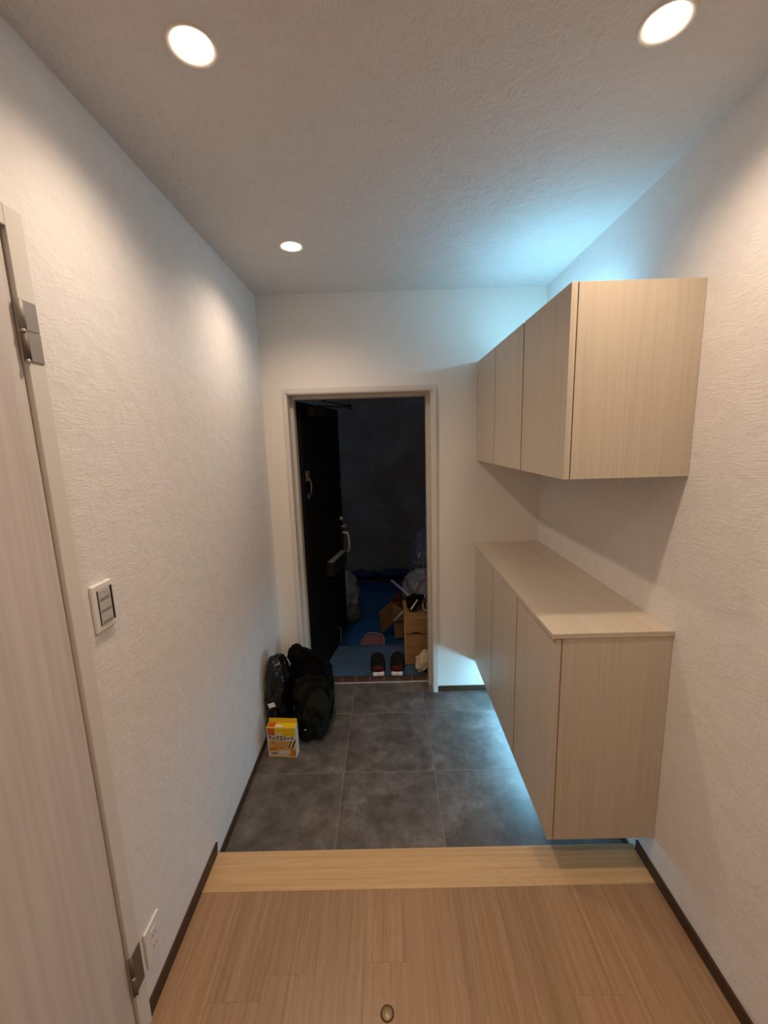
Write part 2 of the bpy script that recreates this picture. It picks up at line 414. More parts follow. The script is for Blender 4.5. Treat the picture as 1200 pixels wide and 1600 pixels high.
# casing: two stepped pieces
cz = 2.1066; cy = -1.5938
fr = box(-0.03, 0.012, DY1-0.022, cy, ZF+0.0005, cz, 0.002, 2)
box(-0.03, 0.012, -2.46, DY1-0.022, cz-0.041, cz, 0.002, 2, bm=fr)
box(-0.03, 0.012, -2.46, -2.42, ZF+0.0005, cz-0.041, 0.002, 2, bm=fr)
obj('door_casing', fr, M['trim_white'], d1)
obj('door_stop', box(-0.06, -0.03, -1.66, DY1-0.002, ZF+.0005, cz-0.035, 0.001, 1), M['trim_white'], d1)
leaf = obj('door_leaf', box(-0.032, 0.002, -2.418, DY1-0.025, ZF+0.006, cz-0.045, 0.002, 2), M['door_white'], d1)
def hinge(z0, z1, dark):
    zm = (z0+z1)/2; mm = M['hinge_metal']
    hb = box(0.010, 0.0145, -1.6335, -1.5985, zm+0.001, z1, 0.0008, 1)
    box(0.010, 0.0145, -1.6335, -1.5985, z0, zm-0.001, 0.0008, 1, bm=hb)
    h = obj('hinge', hb, mm if not dark else M['hinge_dark'], d1)
    kn = tube([(0.0125, -1.637, zm+.003), (0.0125, -1.637, z1)], 0.0062, 12)
    obj('knuckle', kn, mm if not dark else M['hinge_dark'], h, True)
    kn = tube([(0.0125, -1.637, z0), (0.0125, -1.637, zm-.002)], 0.0062, 12)
    obj('knuckle', kn, M['hinge_dark'], h, True)
    for zz in (zm-0.004, z0-0.003):
        obj('pin', lathe([(0, 0), (0.004, 0.0), (0.0046, 0.003), (0.003, 0.006), (0, 0.007)], (0.015, -1.640, zz), 12), M['aluminium'], h, True)
hinge(1.822, 1.938, False); hinge(0.220, 0.338, True)

# ------------------------------------------------------------------ entrance door (door_2)
d2 = thing('door_2', 'open dark steel entrance door in a beige frame at the hall end', 'door', (0.56, 0.0, 0), kind='structure')
cs = prism([(0.1234, -0.0005), (EX0, -0.0005), (EX0, EZ), (EX1, EZ), (EX1, -0.0005), (1.0149, -0.0005), (1.0149, 1.9560), (0.1234, 1.9560)], 'Y', -0.016, 0.0)
obj('casing', cs, M['trim_white'], d2)
ln = box(EX0, EX0+0.006, -0.012, 0.065, 0, EZ); box(EX1-0.006, EX1, -0.012, 0.065, 0, EZ, bm=ln); box(EX0, EX1, -0.012, 0.065, EZ-0.006, EZ, bm=ln)
obj('jamb_lining', ln, M['trim_white'], d2)
JX0, JX1, JZ = 0.166, 0.962, 1.902
st = box(EX0, JX0, 0.062, 0.128, 0.0, EZ, 0.0015, 1); box(JX1, EX1, 0.062, 0.128, 0.0, EZ, 0.0015, 1, bm=st); box(JX0, JX1, 0.062, 0.128, JZ, EZ, 0.0015, 1, bm=st)
obj('steel_frame', st, M['front_frame'], d2)
obj('threshold', box(JX0, JX1, 0.106, 0.120, -0.02, 0.004, 0.001, 1), M['aluminium'], d2)
# leaf, swung outwards; local frame: s along the leaf from the hinge, inside face looks to +n
LH = Vector((0.188, 0.125, 0)); LF = Vector((0.3365, 0.905, 0))
sdir = (LF-LH).normalized(); ndir = Vector((sdir.y, -sdir.x, 0)); LW = (LF-LH).length; LT = 1.895
def aim(bm, direction, at):
    q = Vector((0, 0, 1)).rotation_difference(Vector(direction)).to_matrix()
    bmesh.ops.rotate(bm, verts=bm.verts, cent=(0, 0, 0), matrix=q); bmesh.ops.translate(bm, verts=bm.verts, vec=at); return bm
def L(s, n, z): return LH + sdir*s + ndir*n + Vector((0, 0, z))
def lbox(s0, s1, n0, n1, z0, z1, bev=0.0):
    b = box(s0, s1, -n1, -n0, z0, z1, bev, 2)
    a = math.atan2(sdir.y, sdir.x)
    bmesh.ops.rotate(b, verts=b.verts, cent=(0, 0, 0), matrix=Matrix.Rotation(a, 3, 'Z'))
    bmesh.ops.translate(b, verts=b.verts, vec=LH); return b
lf = obj('door_leaf', lbox(0, LW, -0.04, 0.0, 0.012, LT, 0.002), M['steel_door'], d2)
obj('mail_box', lbox(0.33, 0.68, 0.0, 0.055, 0.655, 0.765, 0.006), M['brown_metal'], lf)
tag(obj('mail_lit_top', lbox(0.335, 0.675, 0.012, 0.057, 0.765, 0.772, 0.002), mat('lit_top_metal', (0.17, 0.17, 0.15), 0.6, 0.3), lf), 'grey mail box top painted lighter as if lit')  # lighter plate paints the light on the mail box top
obj('deadbolt', aim(lathe([(0, 0.02), (0.016, 0.018), (0.018, 0.0), (0, 0)], (0, 0, 0), 16), ndir, L(LW-0.055, 0.0, 1.02)), M['aluminium'], lf)
obj('deadbolt', aim(lathe([(0, 0.012), (0.012, 0.010), (0.013, 0.0), (0, 0)], (0, 0, 0), 16), ndir, L(LW-0.05, 0.0, 1.29)), M['dull_metal'], lf)
hd = lbox(LW-0.075, LW-0.03, 0.0, 0.012, 0.70, 0.95, 0.003); obj('handle_plate', hd, M['brown_metal'], lf)
obj('thumb_turn', lbox(LW-0.09, LW-0.02, 0.012, 0.045, 0.955, 0.963, 0.002), M['aluminium'], lf)
hp = curve_pts([L(LW-0.05, 0.012, 0.90), L(LW-0.05, 0.05, 0.895), L(LW-0.05, 0.062, 0.84), L(LW-0.05, 0.062, 0.77), L(LW-0.05, 0.045, 0.735)], 16)
tag(obj('pull_handle', tube(hp, 0.011, 10), M['aluminium'], lf, True), 'pale metal pull handle')
# guard near the hinge: plate, bowed bar, plate
obj('guard_plate', lbox(0.035, 0.075, 0.0, 0.012, 1.40, 1.465, 0.002), M['dull_metal'], lf)
obj('guard_plate', lbox(0.045, 0.075, 0.0, 0.012, 1.285, 1.315, 0.002), M['dull_metal'], lf)
obj('guard_bar', tube(curve_pts([L(0.058, 0.012, 1.42), L(0.05, 0.03, 1.38), L(0.03, 0.035, 1.35), L(0.035, 0.032, 1.325), L(0.06, 0.014, 1.30)], 16), 0.005, 8), M['dull_metal'], lf, True)
obj('foot_stop', tube(curve_pts([L(0.52, 0.01, 0.16), L(0.535, 0.02, 0.14), L(0.53, 0.022, 0.08), L(0.52, 0.018, 0.03)], 12), 0.006, 8), M['dull_metal'], lf, True)
# closer
cl = obj('closer_body', lbox(0.10, 0.36, 0.0, 0.05, 1.815, 1.87, 0.006), M['brown_metal'], lf)
EL = Vector((0.485, 0.30, 1.868))
obj('closer_arm', tube([L(0.22, 0.04, 1.885), EL], 0.009, 8, flat=0.6), M['brown_metal'], d2, True)
obj('closer_arm', tube([EL+Vector((0, 0, .006)), Vector((0.33, 0.128, 1.898))], 0.008, 8, flat=0.6), M['brown_metal'], d2, True)
obj('closer_pivot', lathe([(0, -.016), (0.013, -.016), (0.013, 0.02), (0, 0.02)], EL, 12), M['brown_metal'], d2, True)

# ------------------------------------------------------------------ ceiling downlights
DL = [(0.3332, -1.4751, 'round downlight in the ceiling above the side door'),
      (1.3106, -1.4875, 'round downlight in the ceiling in front of the wall cabinet'),
      (0.3368, -0.5702, 'round downlight in the ceiling close to the entrance door'),
      (0.3350, -2.4800, 'round downlight over the viewpoint on the side-door side'),
      (1.3106, -2.4800, 'round downlight over the viewpoint on the cabinet side')]
ring = glow = None
for x, y, lab in DL:
    r = thing('ceiling_downlight', lab, 'ceiling light', (x, y, H), 'recessed downlights in the hall ceiling')
    if ring is None:
        ring = obj('trim_ring', lathe([(0.0385, 0.0), (0.0390, -0.0005), (0.0490, -0.0030), (0.0510, -0.0028), (0.0525, 0.0)], (x, y, H), 40), M['lamp_trim'], r, True)
        glow = obj('diffuser', lathe([(0, -0.006), (0.02, -0.0055), (0.032, -0.0040), (0.0382, -0.0010), (0.0382, 0.0), (0, 0)], (x, y, H), 40), M['lamp_glow'], r, True)
    else:
        for s in (ring, glow):
            c = s.copy(); C.objects.link(c); c.parent = r
    ld = bpy.data.lights.new('lamp', 'SPOT'); ld.energy = LAMP_W*(0.8 if y < -2 else 1.0); ld.color = LAMP_COL
    ld.spot_size = math.radians(148); ld.spot_blend = 1.0; ld.shadow_soft_size = 0.036
    lo = bpy.data.objects.new('lamp', ld); C.objects.link(lo); lo.parent = r; lo.location = (0, 0, -0.014)

# ------------------------------------------------------------------ cabinets
DEP = 0.3843
WC = W-0.001
def door_panel(parent, y0, y1, z0, z1, zgrain='cabinet_wood'):
    return obj('door', box(W-DEP, W-DEP+0.0185, y0, y1, z0, z1, 0.0012, 2), M[zgrain], parent)
uc = thing('wall_cabinet', 'pale oak wall cabinet with three flat doors hung high above the counter', 'cabinet', (W-0.2, -0.61, 1.5114))
UY, UZ0, UZ1 = -1.2216, 1.5114, 2.0758
xs = W-DEP+0.0215
obj('end_panel', box(xs, WC, UY, UY+0.018, UZ0, UZ1, 0.0008, 1), M['cabinet_wood'], uc)
obj('body', box(xs+0.022, WC, UY+0.018, -0.0005, UZ0+0.001, UZ1-0.003), M['cabinet_wood'], uc)
obj('filler', box(W-DEP+0.004, xs+.001, -0.016, -0.0005, UZ0+.002, UZ1-.004), M['cabinet_wood'], uc)
for a, b_ in ((UY, -0.8205), (-0.8085, -0.4015), (-0.3935, -0.0015)):
    door_panel(uc, a, b_, UZ0, UZ1)
for y0, y1, mm in ((-0.8205, -0.8085, 'gap_shade_brown'), (-0.4015, -0.3935, 'gap_shade_dark')):
    obj('gap_shade_strip', box(W-DEP+0.0015, xs+0.0225, y0+0.0002, y1-0.0002, UZ0+0.001, UZ1-0.006), M[mm], uc)  # strip added to darken the door gap in place of real shade
lc = thing('shoe_cabinet', 'pale oak shoe cabinet floating above the tiles under a flat counter', 'cabinet', (W-0.2, -0.61, 0.2089))
LY, LZ0, LZ1 = -1.2255, 0.2089, 0.9885
obj('end_panel', box(xs, WC, LY, LY+0.018, LZ0, LZ1, 0.0008, 1), M['cabinet_wood'], lc)
obj('body', box(xs+0.022, WC, LY+0.018, -0.0005, LZ0+0.001, LZ1-0.001), M['cabinet_wood'], lc)
obj('countertop', box(W-0.3986, WC, -1.2291, -0.0005, LZ1, 1.0065, 0.001, 2), M['cabinet_top_wood'], lc)
for a, b_ in ((LY, -0.8255), (-0.8155, -0.4165), (-0.4085, -0.0015)):
    d = door_panel(lc, a, b_, LZ0, LZ1-0.004)
for y0, y1, mm in ((-0.8255, -0.8155, 'gap_shade_brown'), (-0.4165, -0.4085, 'gap_shade_dark')):
    obj('gap_shade_strip', box(W-DEP+0.0015, xs+0.0225, y0+0.0002, y1-0.0002, LZ0+0.001, LZ1-0.006), M[mm], lc)  # added strip, shade of the gap put into its colour
for y in (-0.82, -0.412):
    obj('bumper', box(W-DEP+0.001, W-DEP+0.018, y-0.005, y+0.005, LZ0-0.006, LZ0+0.012, 0.002, 1), M['plastic_white'], lc)

# LED bars (above the wall cabinet, under the shoe cabinet)
lt = thing('light_bar', 'cyan-white light bar lying on top of the wall cabinet', 'light bar', (W-0.15, -0.45, UZ1-0.003))
obj('housing', box(W-0.175, W-0.130, -0.80, -0.12, UZ1-0.003, UZ1+0.022, 0.003, 1), M['plastic_white'], lt)
obj('diffuser', prism([(W-0.172, UZ1+0.0225), (W-0.133, UZ1+0.0225), (W-0.136, UZ1+0.046), (W-0.169, UZ1+0.046)], 'Y', -0.79, -0.13), M['led_glow'], lt)
lb = thing('light_bar', 'cyan-white light bar fixed under the floating shoe cabinet', 'light bar', (1.385, -0.5, LZ0))
obj('housing', box(1.366, 1.404, -0.80, -0.04, 0.172, LZ0-0.0005, 0.003, 1), M['plastic_white'], lb)
obj('diffuser', prism([(1.368, 0.1715), (1.402, 0.1715), (1.398, 0.138), (1.372, 0.138)], 'Y', -0.79, -0.05), M['led_glow_low'], lb)

# ------------------------------------------------------------------ light switch and outlet
sw = thing('light_switch', 'white light switch plate with three rockers beside the side door', 'light switch', (0, -1.528, 1.266))
def frame_bm(y0, y1, z0, z1, iy0, iy1, iz0, iz1, x1):
    bm = box(0, x1, y0, iy0, z0, z1); box(0, x1, iy1, y1, z0, z1, bm=bm); box(0, x1, iy0, iy1, z0, iz0, bm=bm); box(0, x1, iy0, iy1, iz1, z1, bm=bm)
    return bm
sy0, sy1, sz0, sz1 = -1.5635, -1.4925, 1.2055, 1.3245
pl = box(0, 0.010, sy0, sy1, sz0, sz1, 0.004, 3)
obj('plate', pl, M['plastic_white'], sw)
obj('inset', box(0.008, 0.0106, -1.5515, -1.4965, 1.2205, 1.3095, 0.0004, 1), M['slot_dark'], sw)
for i in range(3):
    z0 = 1.2215 + i*0.0293
    rk = obj('rocker', box(0.009, 0.0125, -1.5485, -1.5065, z0, z0+0.0286, 0.0008, 1), M['plastic_grey'], sw)
    obj('name_strip', box(0.0124, 0.0128, -1.546, -1.512, z0+0.002, z0+0.0085), M['label_grey'], rk)
ot = thing('power_outlet', 'white double power outlet low on the wall near the baseboard', 'power outlet', (0, -1.534, 0.253))
obj('plate', box(0, 0.008, -1.569, -1.499, 0.194, 0.313, 0.003, 3), M['plastic_white'], ot)
obj('inset', box(0.007, 0.0092, -1.5455, -1.5225, 0.216, 0.291, 0.001, 1), M['plastic_white'], ot)
for z in (0.235, 0.272):
    for y in (-1.5395, -1.5285):
        obj('slot', box(0.0088, 0.0096, y-0.0012, y+0.0012, z-0.006, z+0.006), M['label_grey'], ot)

# floor-mounted round door stop
fs = thing('floor_stop', 'small round brass door stop set into the oak boards', 'door stop', (0.6738, -1.5905, ZF))
obj('outer_ring', lathe([(0.0155, 0.0), (0.0155, 0.0016), (0.0185, 0.0014), (0.0195, 0.0)], (0.6738, -1.5905, ZF), 32, True), mat('brass_dark', (0.09, 0.05, 0.02), 0.4, 0.5, 0.6), fs, True)
obj('cap', lathe([(0, 0.003), (0.011, 0.0026), (0.0125, 0.001), (0.0155, 0.0008), (0.0155, 0.0), (0, 0)], (0.6738, -1.5905, ZF), 32), mat('brass', (0.34, 0.24, 0.12), 0.4, 0.5, 0.3), fs, True)

# ------------------------------------------------------------------ yellow carton
yb = thing('wax_sheet_carton', 'yellow and white wax sheet carton on the tiles against the wall', 'carton', (0.12, -0.52, 0))
ya = math.radians(-4)
YX0, YX1, YY, YZ = 0.043, 0.198, -0.549, 0.175
piv = (0.043, YY, 0)
def yobj(name, bm, m, smooth=False): return obj(name, rotz(bm, ya, piv), M[m], yb, smooth)
yobj('body', box(YX0, YX1, YY, YY+0.048, 0.0, YZ, 0.0015, 1), 'carton_pale')
yobj('top_panel', box(YX0+.001, YX1-.001, YY+0.001, YY+0.047, YZ, YZ+0.001), 'carton_yellow')
yobj('crest', prism([(YY+0.036, YZ), (YY+0.048, YZ), (YY+0.048, YZ+0.022), (YY+0.044, YZ+0.022)], 'X', YX0+0.002, YX1-0.002), 'carton_yellow_deep')
def patch(name, u0, u1, v0, v1, m, lift=0.0006): return yobj(name, box(YX0+u0*0.155, YX0+u1*0.155, YY-lift, YY+0.0004, v0*YZ, v1*YZ), m)
patch('yellow_band', 0.0, 1.0, 0.82, 0.995, 'carton_yellow')
patch('yellow_corner', 0.52, 1.0, 0.72, 0.83, 'carton_yellow', 0.0005)
patch('red_square', 0.03, 0.28, 0.74, 0.98, 'carton_red', 0.0008)
patch('picture', 0.06, 0.95, 0.10, 0.54, 'carton_picture', 0.0005)
patch('orange_bar', 0.72, 0.98, 0.06, 0.26, 'carton_orange', 0.0008)
patch('orange_bar', 0.05, 0.30, 0.24, 0.33, 'carton_orange', 0.0008)
patch('sheet', 0.38, 0.80, 0.11, 0.25, 'carton_pale', 0.0009)
patch('maker_panel', 0.06, 0.36, 0.04, 0.20, 'carton_pale', 0.0009)
patch('maker_bar', 0.12, 0.33, 0.115, 0.155, 'print_navy', 0.0012)
patch('bottom_band', 0.02, 0.98, 0.0, 0.03, 'carton_yellow_deep', 0.0007)
yobj('red_square', box(YX0+0.006, YX0+0.043, YY+0.004, YY+0.036, YZ+0.0008, YZ+0.0016), 'carton_red')
yobj('white_strip', box(YX0+0.047, YX0+0.085, YY+0.006, YY+0.020, YZ+0.0008, YZ+0.0016), 'print_white')
# mop picture: slanted dark strokes
for du, dv, ln_, wd, mm in ((0.80, 0.33, 0.044, 0.005, 'print_black'), (0.86, 0.36, 0.046, 0.006, 'print_white'), (0.92, 0.35, 0.050, 0.007, 'print_black')):
    b = box(-wd/2, wd/2, YY-0.0012, YY, -ln_/2, ln_/2)
    bmesh.ops.rotate(b, verts=b.verts, cent=(0, YY, 0), matrix=Matrix.Rotation(math.radians(24), 3, 'Y'))
    bmesh.ops.translate(b, verts=b.verts, vec=(YX0+du*0.155, 0, dv*YZ+0.02))
    yobj('mop_print', b, mm)
def text_mesh(name, s, size, width, m, loc, parent, shear=0.0):
    cu = bpy.data.curves.new('t', 'FONT'); cu.body = s; cu.size = size; cu.extrude = 0.0003; cu.shear = shear; cu.resolution_u = 3
    cu.offset = 0.0011
    to = bpy.data.objects.new('t', cu); C.objects.link(to)
    dg = bpy.context.evaluated_depsgraph_get(); dg.update()
    me = bpy.data.meshes.new_from_object(to.evaluated_get(dg)); bpy.data.objects.remove(to)
    b = bmesh.new(); b.from_mesh(me); bpy.data.meshes.remove(me)
    if not b.verts: return None
    x0 = min(v.co.x for v in b.verts); x1 = max(v.co.x for v in b.verts)
    bmesh.ops.translate(b, verts=b.verts, vec=(-x0, 0, 0))
    bmesh.ops.scale(b, verts=b.verts, vec=(width/(x1-x0), 1, 1))
    bmesh.ops.rotate(b, verts=b.verts, cent=(0, 0, 0), matrix=Matrix.Rotation(math.pi/2, 3, 'X'))
    bmesh.ops.translate(b, verts=b.verts, vec=loc)
    rotz(b, ya, piv)
    o = obj(name, b, M[m], parent)
    return o
text_mesh('lettering', '\u30ef\u30c3\u30af\u30b9\u30b7\u30fc\u30c8', 0.030, 0.138, 'print_black', (YX0+0.008, YY-0.0012, 0.588*YZ), yb, 0.15)

# ------------------------------------------------------------------ bags by the entrance door
ob = thing('shoulder_bag', 'dark olive cloth bag slumped on the tiles behind the yellow carton', 'bag', (0.22, -0.31, 0))
obj('body', sack((0.252, -0.318, 0.135), (0.090, 0.148, 0.145), 0.16, 0.024, 2.6, 3, 5, 3.4, 0.010), M['bag_olive_cloth'], ob, True)
obj('side_pocket', sack((0.305, -0.305, 0.150), (0.030, 0.100, 0.105), 0.35, 0.010, 3.0, 5, 4, 2.6, 0.004), M['bag_slate_cloth'], ob, True)
obj('piping', tube(curve_pts([(0.245, -0.455, 0.215), (0.285, -0.44, 0.14), (0.322, -0.385, 0.065), (0.345, -0.30, 0.05), (0.352, -0.22, 0.11), (0.340, -0.19, 0.20), (0.305, -0.20, 0.27)], 30), 0.008, 8), M['bag_black_cloth'], ob, True)
obj('strap', tube(curve_pts([(0.175, -0.425, 0.235), (0.19, -0.37, 0.300), (0.24, -0.32, 0.312), (0.30, -0.30, 0.298), (0.338, -0.30, 0.25), (0.335, -0.33, 0.17)], 30), 0.015, 8, flat=0.3, up=(0.3, -0.4, 0.8)), M['bag_black_cloth'], ob, True)
obj('strap', tube(curve_pts([(0.21, -0.475, 0.20), (0.225, -0.46, 0.27), (0.26, -0.40, 0.315), (0.31, -0.35, 0.29), (0.325, -0.37, 0.19)], 30), 0.011, 8, flat=0.4, up=(0.3, -0.4, 0.8)), M['bag_black_cloth'], ob, True)
obj('flap', sack((0.220, -0.335, 0.262), (0.062, 0.095, 0.036), 0.0, 0.022, 3.5, 8, 4, 2.4, 0.008), M['bag_olive_cloth'], ob, True)
obj('snap', aim(lathe([(0, 0.004), (0.004, 0.003), (0.005, 0), (0, 0)], (0, 0, 0), 10), (0.25, -0.9, 0.3), (0.232, -0.478, 0.100)), M['aluminium'], ob, True)
bp = thing('bin_bag', 'shiny black plastic bag leaning on the wall above the yellow carton', 'bag', (0.06, -0.36, 0))
obj('body', sack((0.070, -0.360, 0.232), (0.059, 0.095, 0.240), 0.08, 0.012, 3.0, 11, 5, 3.6, 0.018), M['bag_black_plastic'], bp, True)
tag(obj('tag', rot(box(0.036, 0.074, -0.470, -0.467, 0.232, 0.258, 0.001, 1), math.radians(-18), 'Y', (0.05, -0.45, 0.25)), M['print_white'], bp), 'small white paper tag')
bk = thing('backpack', 'black backpack standing in the corner behind the olive bag', 'bag', (0.18, -0.10, 0))
obj('body', sack((0.195, -0.090, 0.165), (0.140, 0.062, 0.172), 0.20, 0.014, 2.6, 17, 4, 3.2, 0.006), M['bag_black_cloth'], bk, True)
obj('lid_pocket', sack((0.120, -0.105, 0.345), (0.052, 0.050, 0.062), 0.3, 0.012, 2.6, 21, 4, 2.2, 0.005), M['bag_black_cloth'], bk, True)
obj('strap', tube(curve_pts([(0.14, -0.12, 0.39), (0.19, -0.135, 0.385), (0.235, -0.14, 0.36), (0.275, -0.14, 0.34), (0.30, -0.145, 0.25), (0.30, -0.15, 0.14)], 24), 0.016, 8, flat=0.35, up=(0, -1, 0.4)), M['bag_black_cloth'], bk, True)

# ------------------------------------------------------------------ porch beyond the door
ZP = -0.15
struct('wall_porch', box(-2.0, 2.6, 2.92, 3.02, ZP-0.05, 2.7), M['porch_wall'], 'dark rough wall at the far end of the porch', 'wall')
struct('wall_porch', box(1.95, 2.05, 0.12, 2.92, ZP-0.05, 2.7), M['porch_wall'], 'dark porch side wall hidden behind the boxes', 'wall')
pf = thing('floor', 'porch landing edged with small brown tiles outside the threshold', 'floor', (0, 0.12, 0), kind='structure')
obj('landing', box(-0.6, 1.95, 0.1205, 0.645, ZP-0.04, -0.008), M['concrete_dark'], pf)
obj('lower_slab', box(-2.0, 1.95, 0.645, 2.92, ZP-0.05, ZP), M['concrete_dark'], pf)
obj('grout_bed', box(-0.05, 1.1, 0.1207, 0.2190, -0.008, -0.0042), M['grout'], pf)
for i in range(-1, 10):
    x0 = 0.0665 + i*0.0985
    obj('tile', box(x0+0.0028, x0+0.0957, 0.1215, 0.2180, -0.012, -0.003, 0.0008, 1), M['porch_tile'], pf)
# tarp: hall light painted into the landing sheet, blue sheet over the lower floor
def sheet(xs0, xs1, prof, nx, amp, seed):
    b = bmesh.new(); rows = []
    for (y, z) in prof:
        rows.append([b.verts.new((xs0+(xs1-xs0)*i/nx, y + 0.0, z + abs(noise.noise(Vector((xs0+(xs1-xs0)*i/nx, y, seed))*9))*amp)) for i in range(nx+1)])
    for A, B in zip(rows[:-1], rows[1:]):
        for i in range(nx): b.faces.new((A[i], A[i+1], B[i+1], B[i]))
    f = bmesh.ops.solidify(b, geom=b.faces[:], thickness=0.0015)
    return b
prof = [(0.195+0.045*i, -0.0005) for i in range(11)] + [(0.652, -0.010)]
tag(obj('protective_sheet', sheet(-0.25, 1.5, prof, 50, 0.006, 2.0), M['tarp_lit'], None, True), 'blue sheet with painted-in hall light laid on the landing under the sneakers', 'tarp')
prof = [(0.650+0.06*i, ZP+0.002) for i in range(33)]
tag(obj('blue_tarp', sheet(-0.8, 1.6, prof, 60, 0.007, 5.0), M['tarp_blue'], None, True), 'deep blue tarp spread over the lower porch floor', 'tarp')
b = bmesh.new()
pts = curve_pts([(-0.3, 2.66, ZP+0.055), (0.2, 2.70, ZP+0.06), (0.5, 2.68, ZP+0.07), (0.75, 2.70, ZP+0.062), (1.0, 2.72, ZP+0.065), (1.4, 2.70, ZP+0.05)], 50)
tube(pts, [0.055+0.022*noise.noise(Vector((i*0.6, 1.3, 0))) for i in range(len(pts))], 14, bm=b)
for v in b.verts: v.co += Vector((0, 1, 1))*0.018*noise.noise(v.co*14)
tag(obj('rolled_tarp', b, M['tarp_navy'], None, True), 'dark navy tarp bunched into a roll along the porch wall', 'tarp')

# sneakers
def sneaker(x, y, ang, label):
    r = thing('sneaker', label, 'shoe', (x, y, 0.003), 'pair of sneakers outside the threshold')
    Ln, N, K = 0.275, 22, 20
    def halfw(t): return 0.039 + 0.012*math.sin(math.pi*min(1, t*1.15)*0.9) - 0.030*max(0, (t-0.82)/0.18)**2
    def ring(t, z0, z1, widen, n=K):
        w_ = halfw(t)*widen; zc, zh = (z0+z1)/2, (z1-z0)/2
        out = []
        for k in range(n):
            a = 2*math.pi*k/n; ca, sa = math.cos(a), math.sin(a)
            out.append((math.copysign(abs(ca)**0.7, ca)*w_, math.copysign(abs(sa)**0.8, sa)*zh + zc))
        return out
    def loft(fz0, fz1, widen, ta=0.0, tb=1.0, n=N):
        b = bmesh.new(); R = []
        for i in range(n+1):
            t = ta+(tb-ta)*i/n
            yy = t*Ln
            R.append([b.verts.new((px_, yy, pz_)) for px_, pz_ in ring(t, fz0(t), fz1(t), widen)])
        for A, B in zip(R[:-1], R[1:]):
            for k in range(K): b.faces.new((A[k], A[(k+1) % K], B[(k+1) % K], B[k]))
        b.faces.new(R[0]); b.faces.new(R[-1][::-1])
        bmesh.ops.rotate(b, verts=b.verts, cent=(0, 0, 0), matrix=Matrix.Rotation(ang, 3, 'Z'))
        bmesh.ops.translate(b, verts=b.verts, vec=(x, y, 0.003)); return b
    top = lambda t: 0.088 - 0.018*math.sin(math.pi*min(1, t/0.5)) if t < 0.5 else 0.088 - 0.056*((t-0.5)/0.5)**0.8
    so = obj('sole', loft(lambda t: 0.0 + 0.012*max(0, t-0.85)/0.15, lambda t: 0.030 - 0.006*t, 1.06), M['sneaker_black'], r, True)
    obj('upper', loft(lambda t: 0.022, top, 0.98, 0.01, 0.99), M['sneaker_black'], r, True)
    obj('heel_panel', loft(lambda t: 0.028, lambda t: 0.072, 1.02, -0.008, 0.10, 6), M['sneaker_red'], r, True)
    op = lathe([(0.020, 0.0), (0.026, 0.004), (0.030, 0.0), (0.026, -0.012), (0.0, -0.014)], (0, 0, 0), 20)
    for v in op.verts: v.co.y *= 1.7
    bmesh.ops.rotate(op, verts=op.verts, cent=(0, 0, 0), matrix=Matrix.Rotation(math.radians(4), 3, 'X'))
    bmesh.ops.translate(op, verts=op.verts, vec=(0, 0.080, 0.082))
    bmesh.ops.rotate(op, verts=op.verts, cent=(0, 0, 0), matrix=Matrix.Rotation(ang, 3, 'Z'))
    bmesh.ops.translate(op, verts=op.verts, vec=(x, y, 0.003))
    obj('collar', op, M['sneaker_black'], r, True)
    for sx in (-0.020, 0.020):
        lb_ = box(-0.0205, 0.0205, -0.013, 0.018, 0.001, 0.030, 0.008, 3)
        bmesh.ops.translate(lb_, verts=lb_.verts, vec=(sx, 0, 0))
        bmesh.ops.rotate(lb_, verts=lb_.verts, cent=(0, 0, 0), matrix=Matrix.Rotation(ang, 3, 'Z'))
        bmesh.ops.translate(lb_, verts=lb_.verts, vec=(x, y, 0.003))
        obj('heel_pad', lb_, M['sneaker_white'], r, True)
sneaker(0.619, 0.188, math.radians(3), 'black sneaker with dark red heel farther from the cardboard box')
sneaker(0.750, 0.188, math.radians(-3), 'black sneaker with dark red heel beside the cardboard box')

# front carton with a hand hole
cb = thing('cardboard_box', 'tall brown cardboard box with hand hole beside the sneakers', 'box', (1.0, 0.5, 0.003))
CX0, CX1, CY0, CY1, CZ = 0.815, 1.22, 0.322, 0.66, 0.372
obj('body', box(CX0, CX1, CY0, CY1, 0.004, CZ, 0.003, 1), M['cardboard'], cb)
obj('corner_edge', box(CX0-0.0008, CX0+0.007, CY0-0.0012, CY0, 0.006, CZ-0.002), M['cardboard_edge'], cb)
obj('seam', box(CX0+0.003, CX1, CY0-0.0010, CY0, 0.243, 0.249), M['cardboard_dark'], cb)
obj('hand_hole', box(CX0+0.056, CX0+0.112, CY0-0.0016, CY0+0.001, 0.246, 0.262, 0.0006, 1), M['cardboard_dark'], cb)
obj('flap', rot(box(CX0, CX0+0.16, CY0, CY1-0.02, CZ, CZ+0.004), math.radians(6), 'Y', (CX0, 0, CZ)), M['cardboard'], cb)

# opened carton behind it
oc = thing('cardboard_box', 'opened cardboard box with raised flaps on the blue tarp', 'box', (0.92, 1.15, ZP))
obj('body', box(0.748, 1.10, 1.02, 1.36, ZP+0.011, 0.06, 0.003, 1), M['cardboard'], oc)
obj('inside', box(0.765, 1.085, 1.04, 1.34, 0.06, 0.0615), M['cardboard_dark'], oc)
def quad(p, th):
    b = bmesh.new(); vs = [b.verts.new(q) for q in p]; b.faces.new(vs)
    bmesh.ops.solidify(b, geom=b.faces[:], thickness=th); return b
obj('flap', quad([(0.616, 0.95, 0.155), (0.7296, 1.02, 0.225), (0.7300, 1.02, 0.012), (0.632, 0.95, -0.055)], 0.005), M['cardboard'], oc)
obj('flap', quad([(0.734, 1.02, 0.215), (0.842, 0.96, 0.150), (0.833, 0.96, 0.065), (0.734, 1.02, 0.018)], 0.005), M['cardboard_lit'], oc)
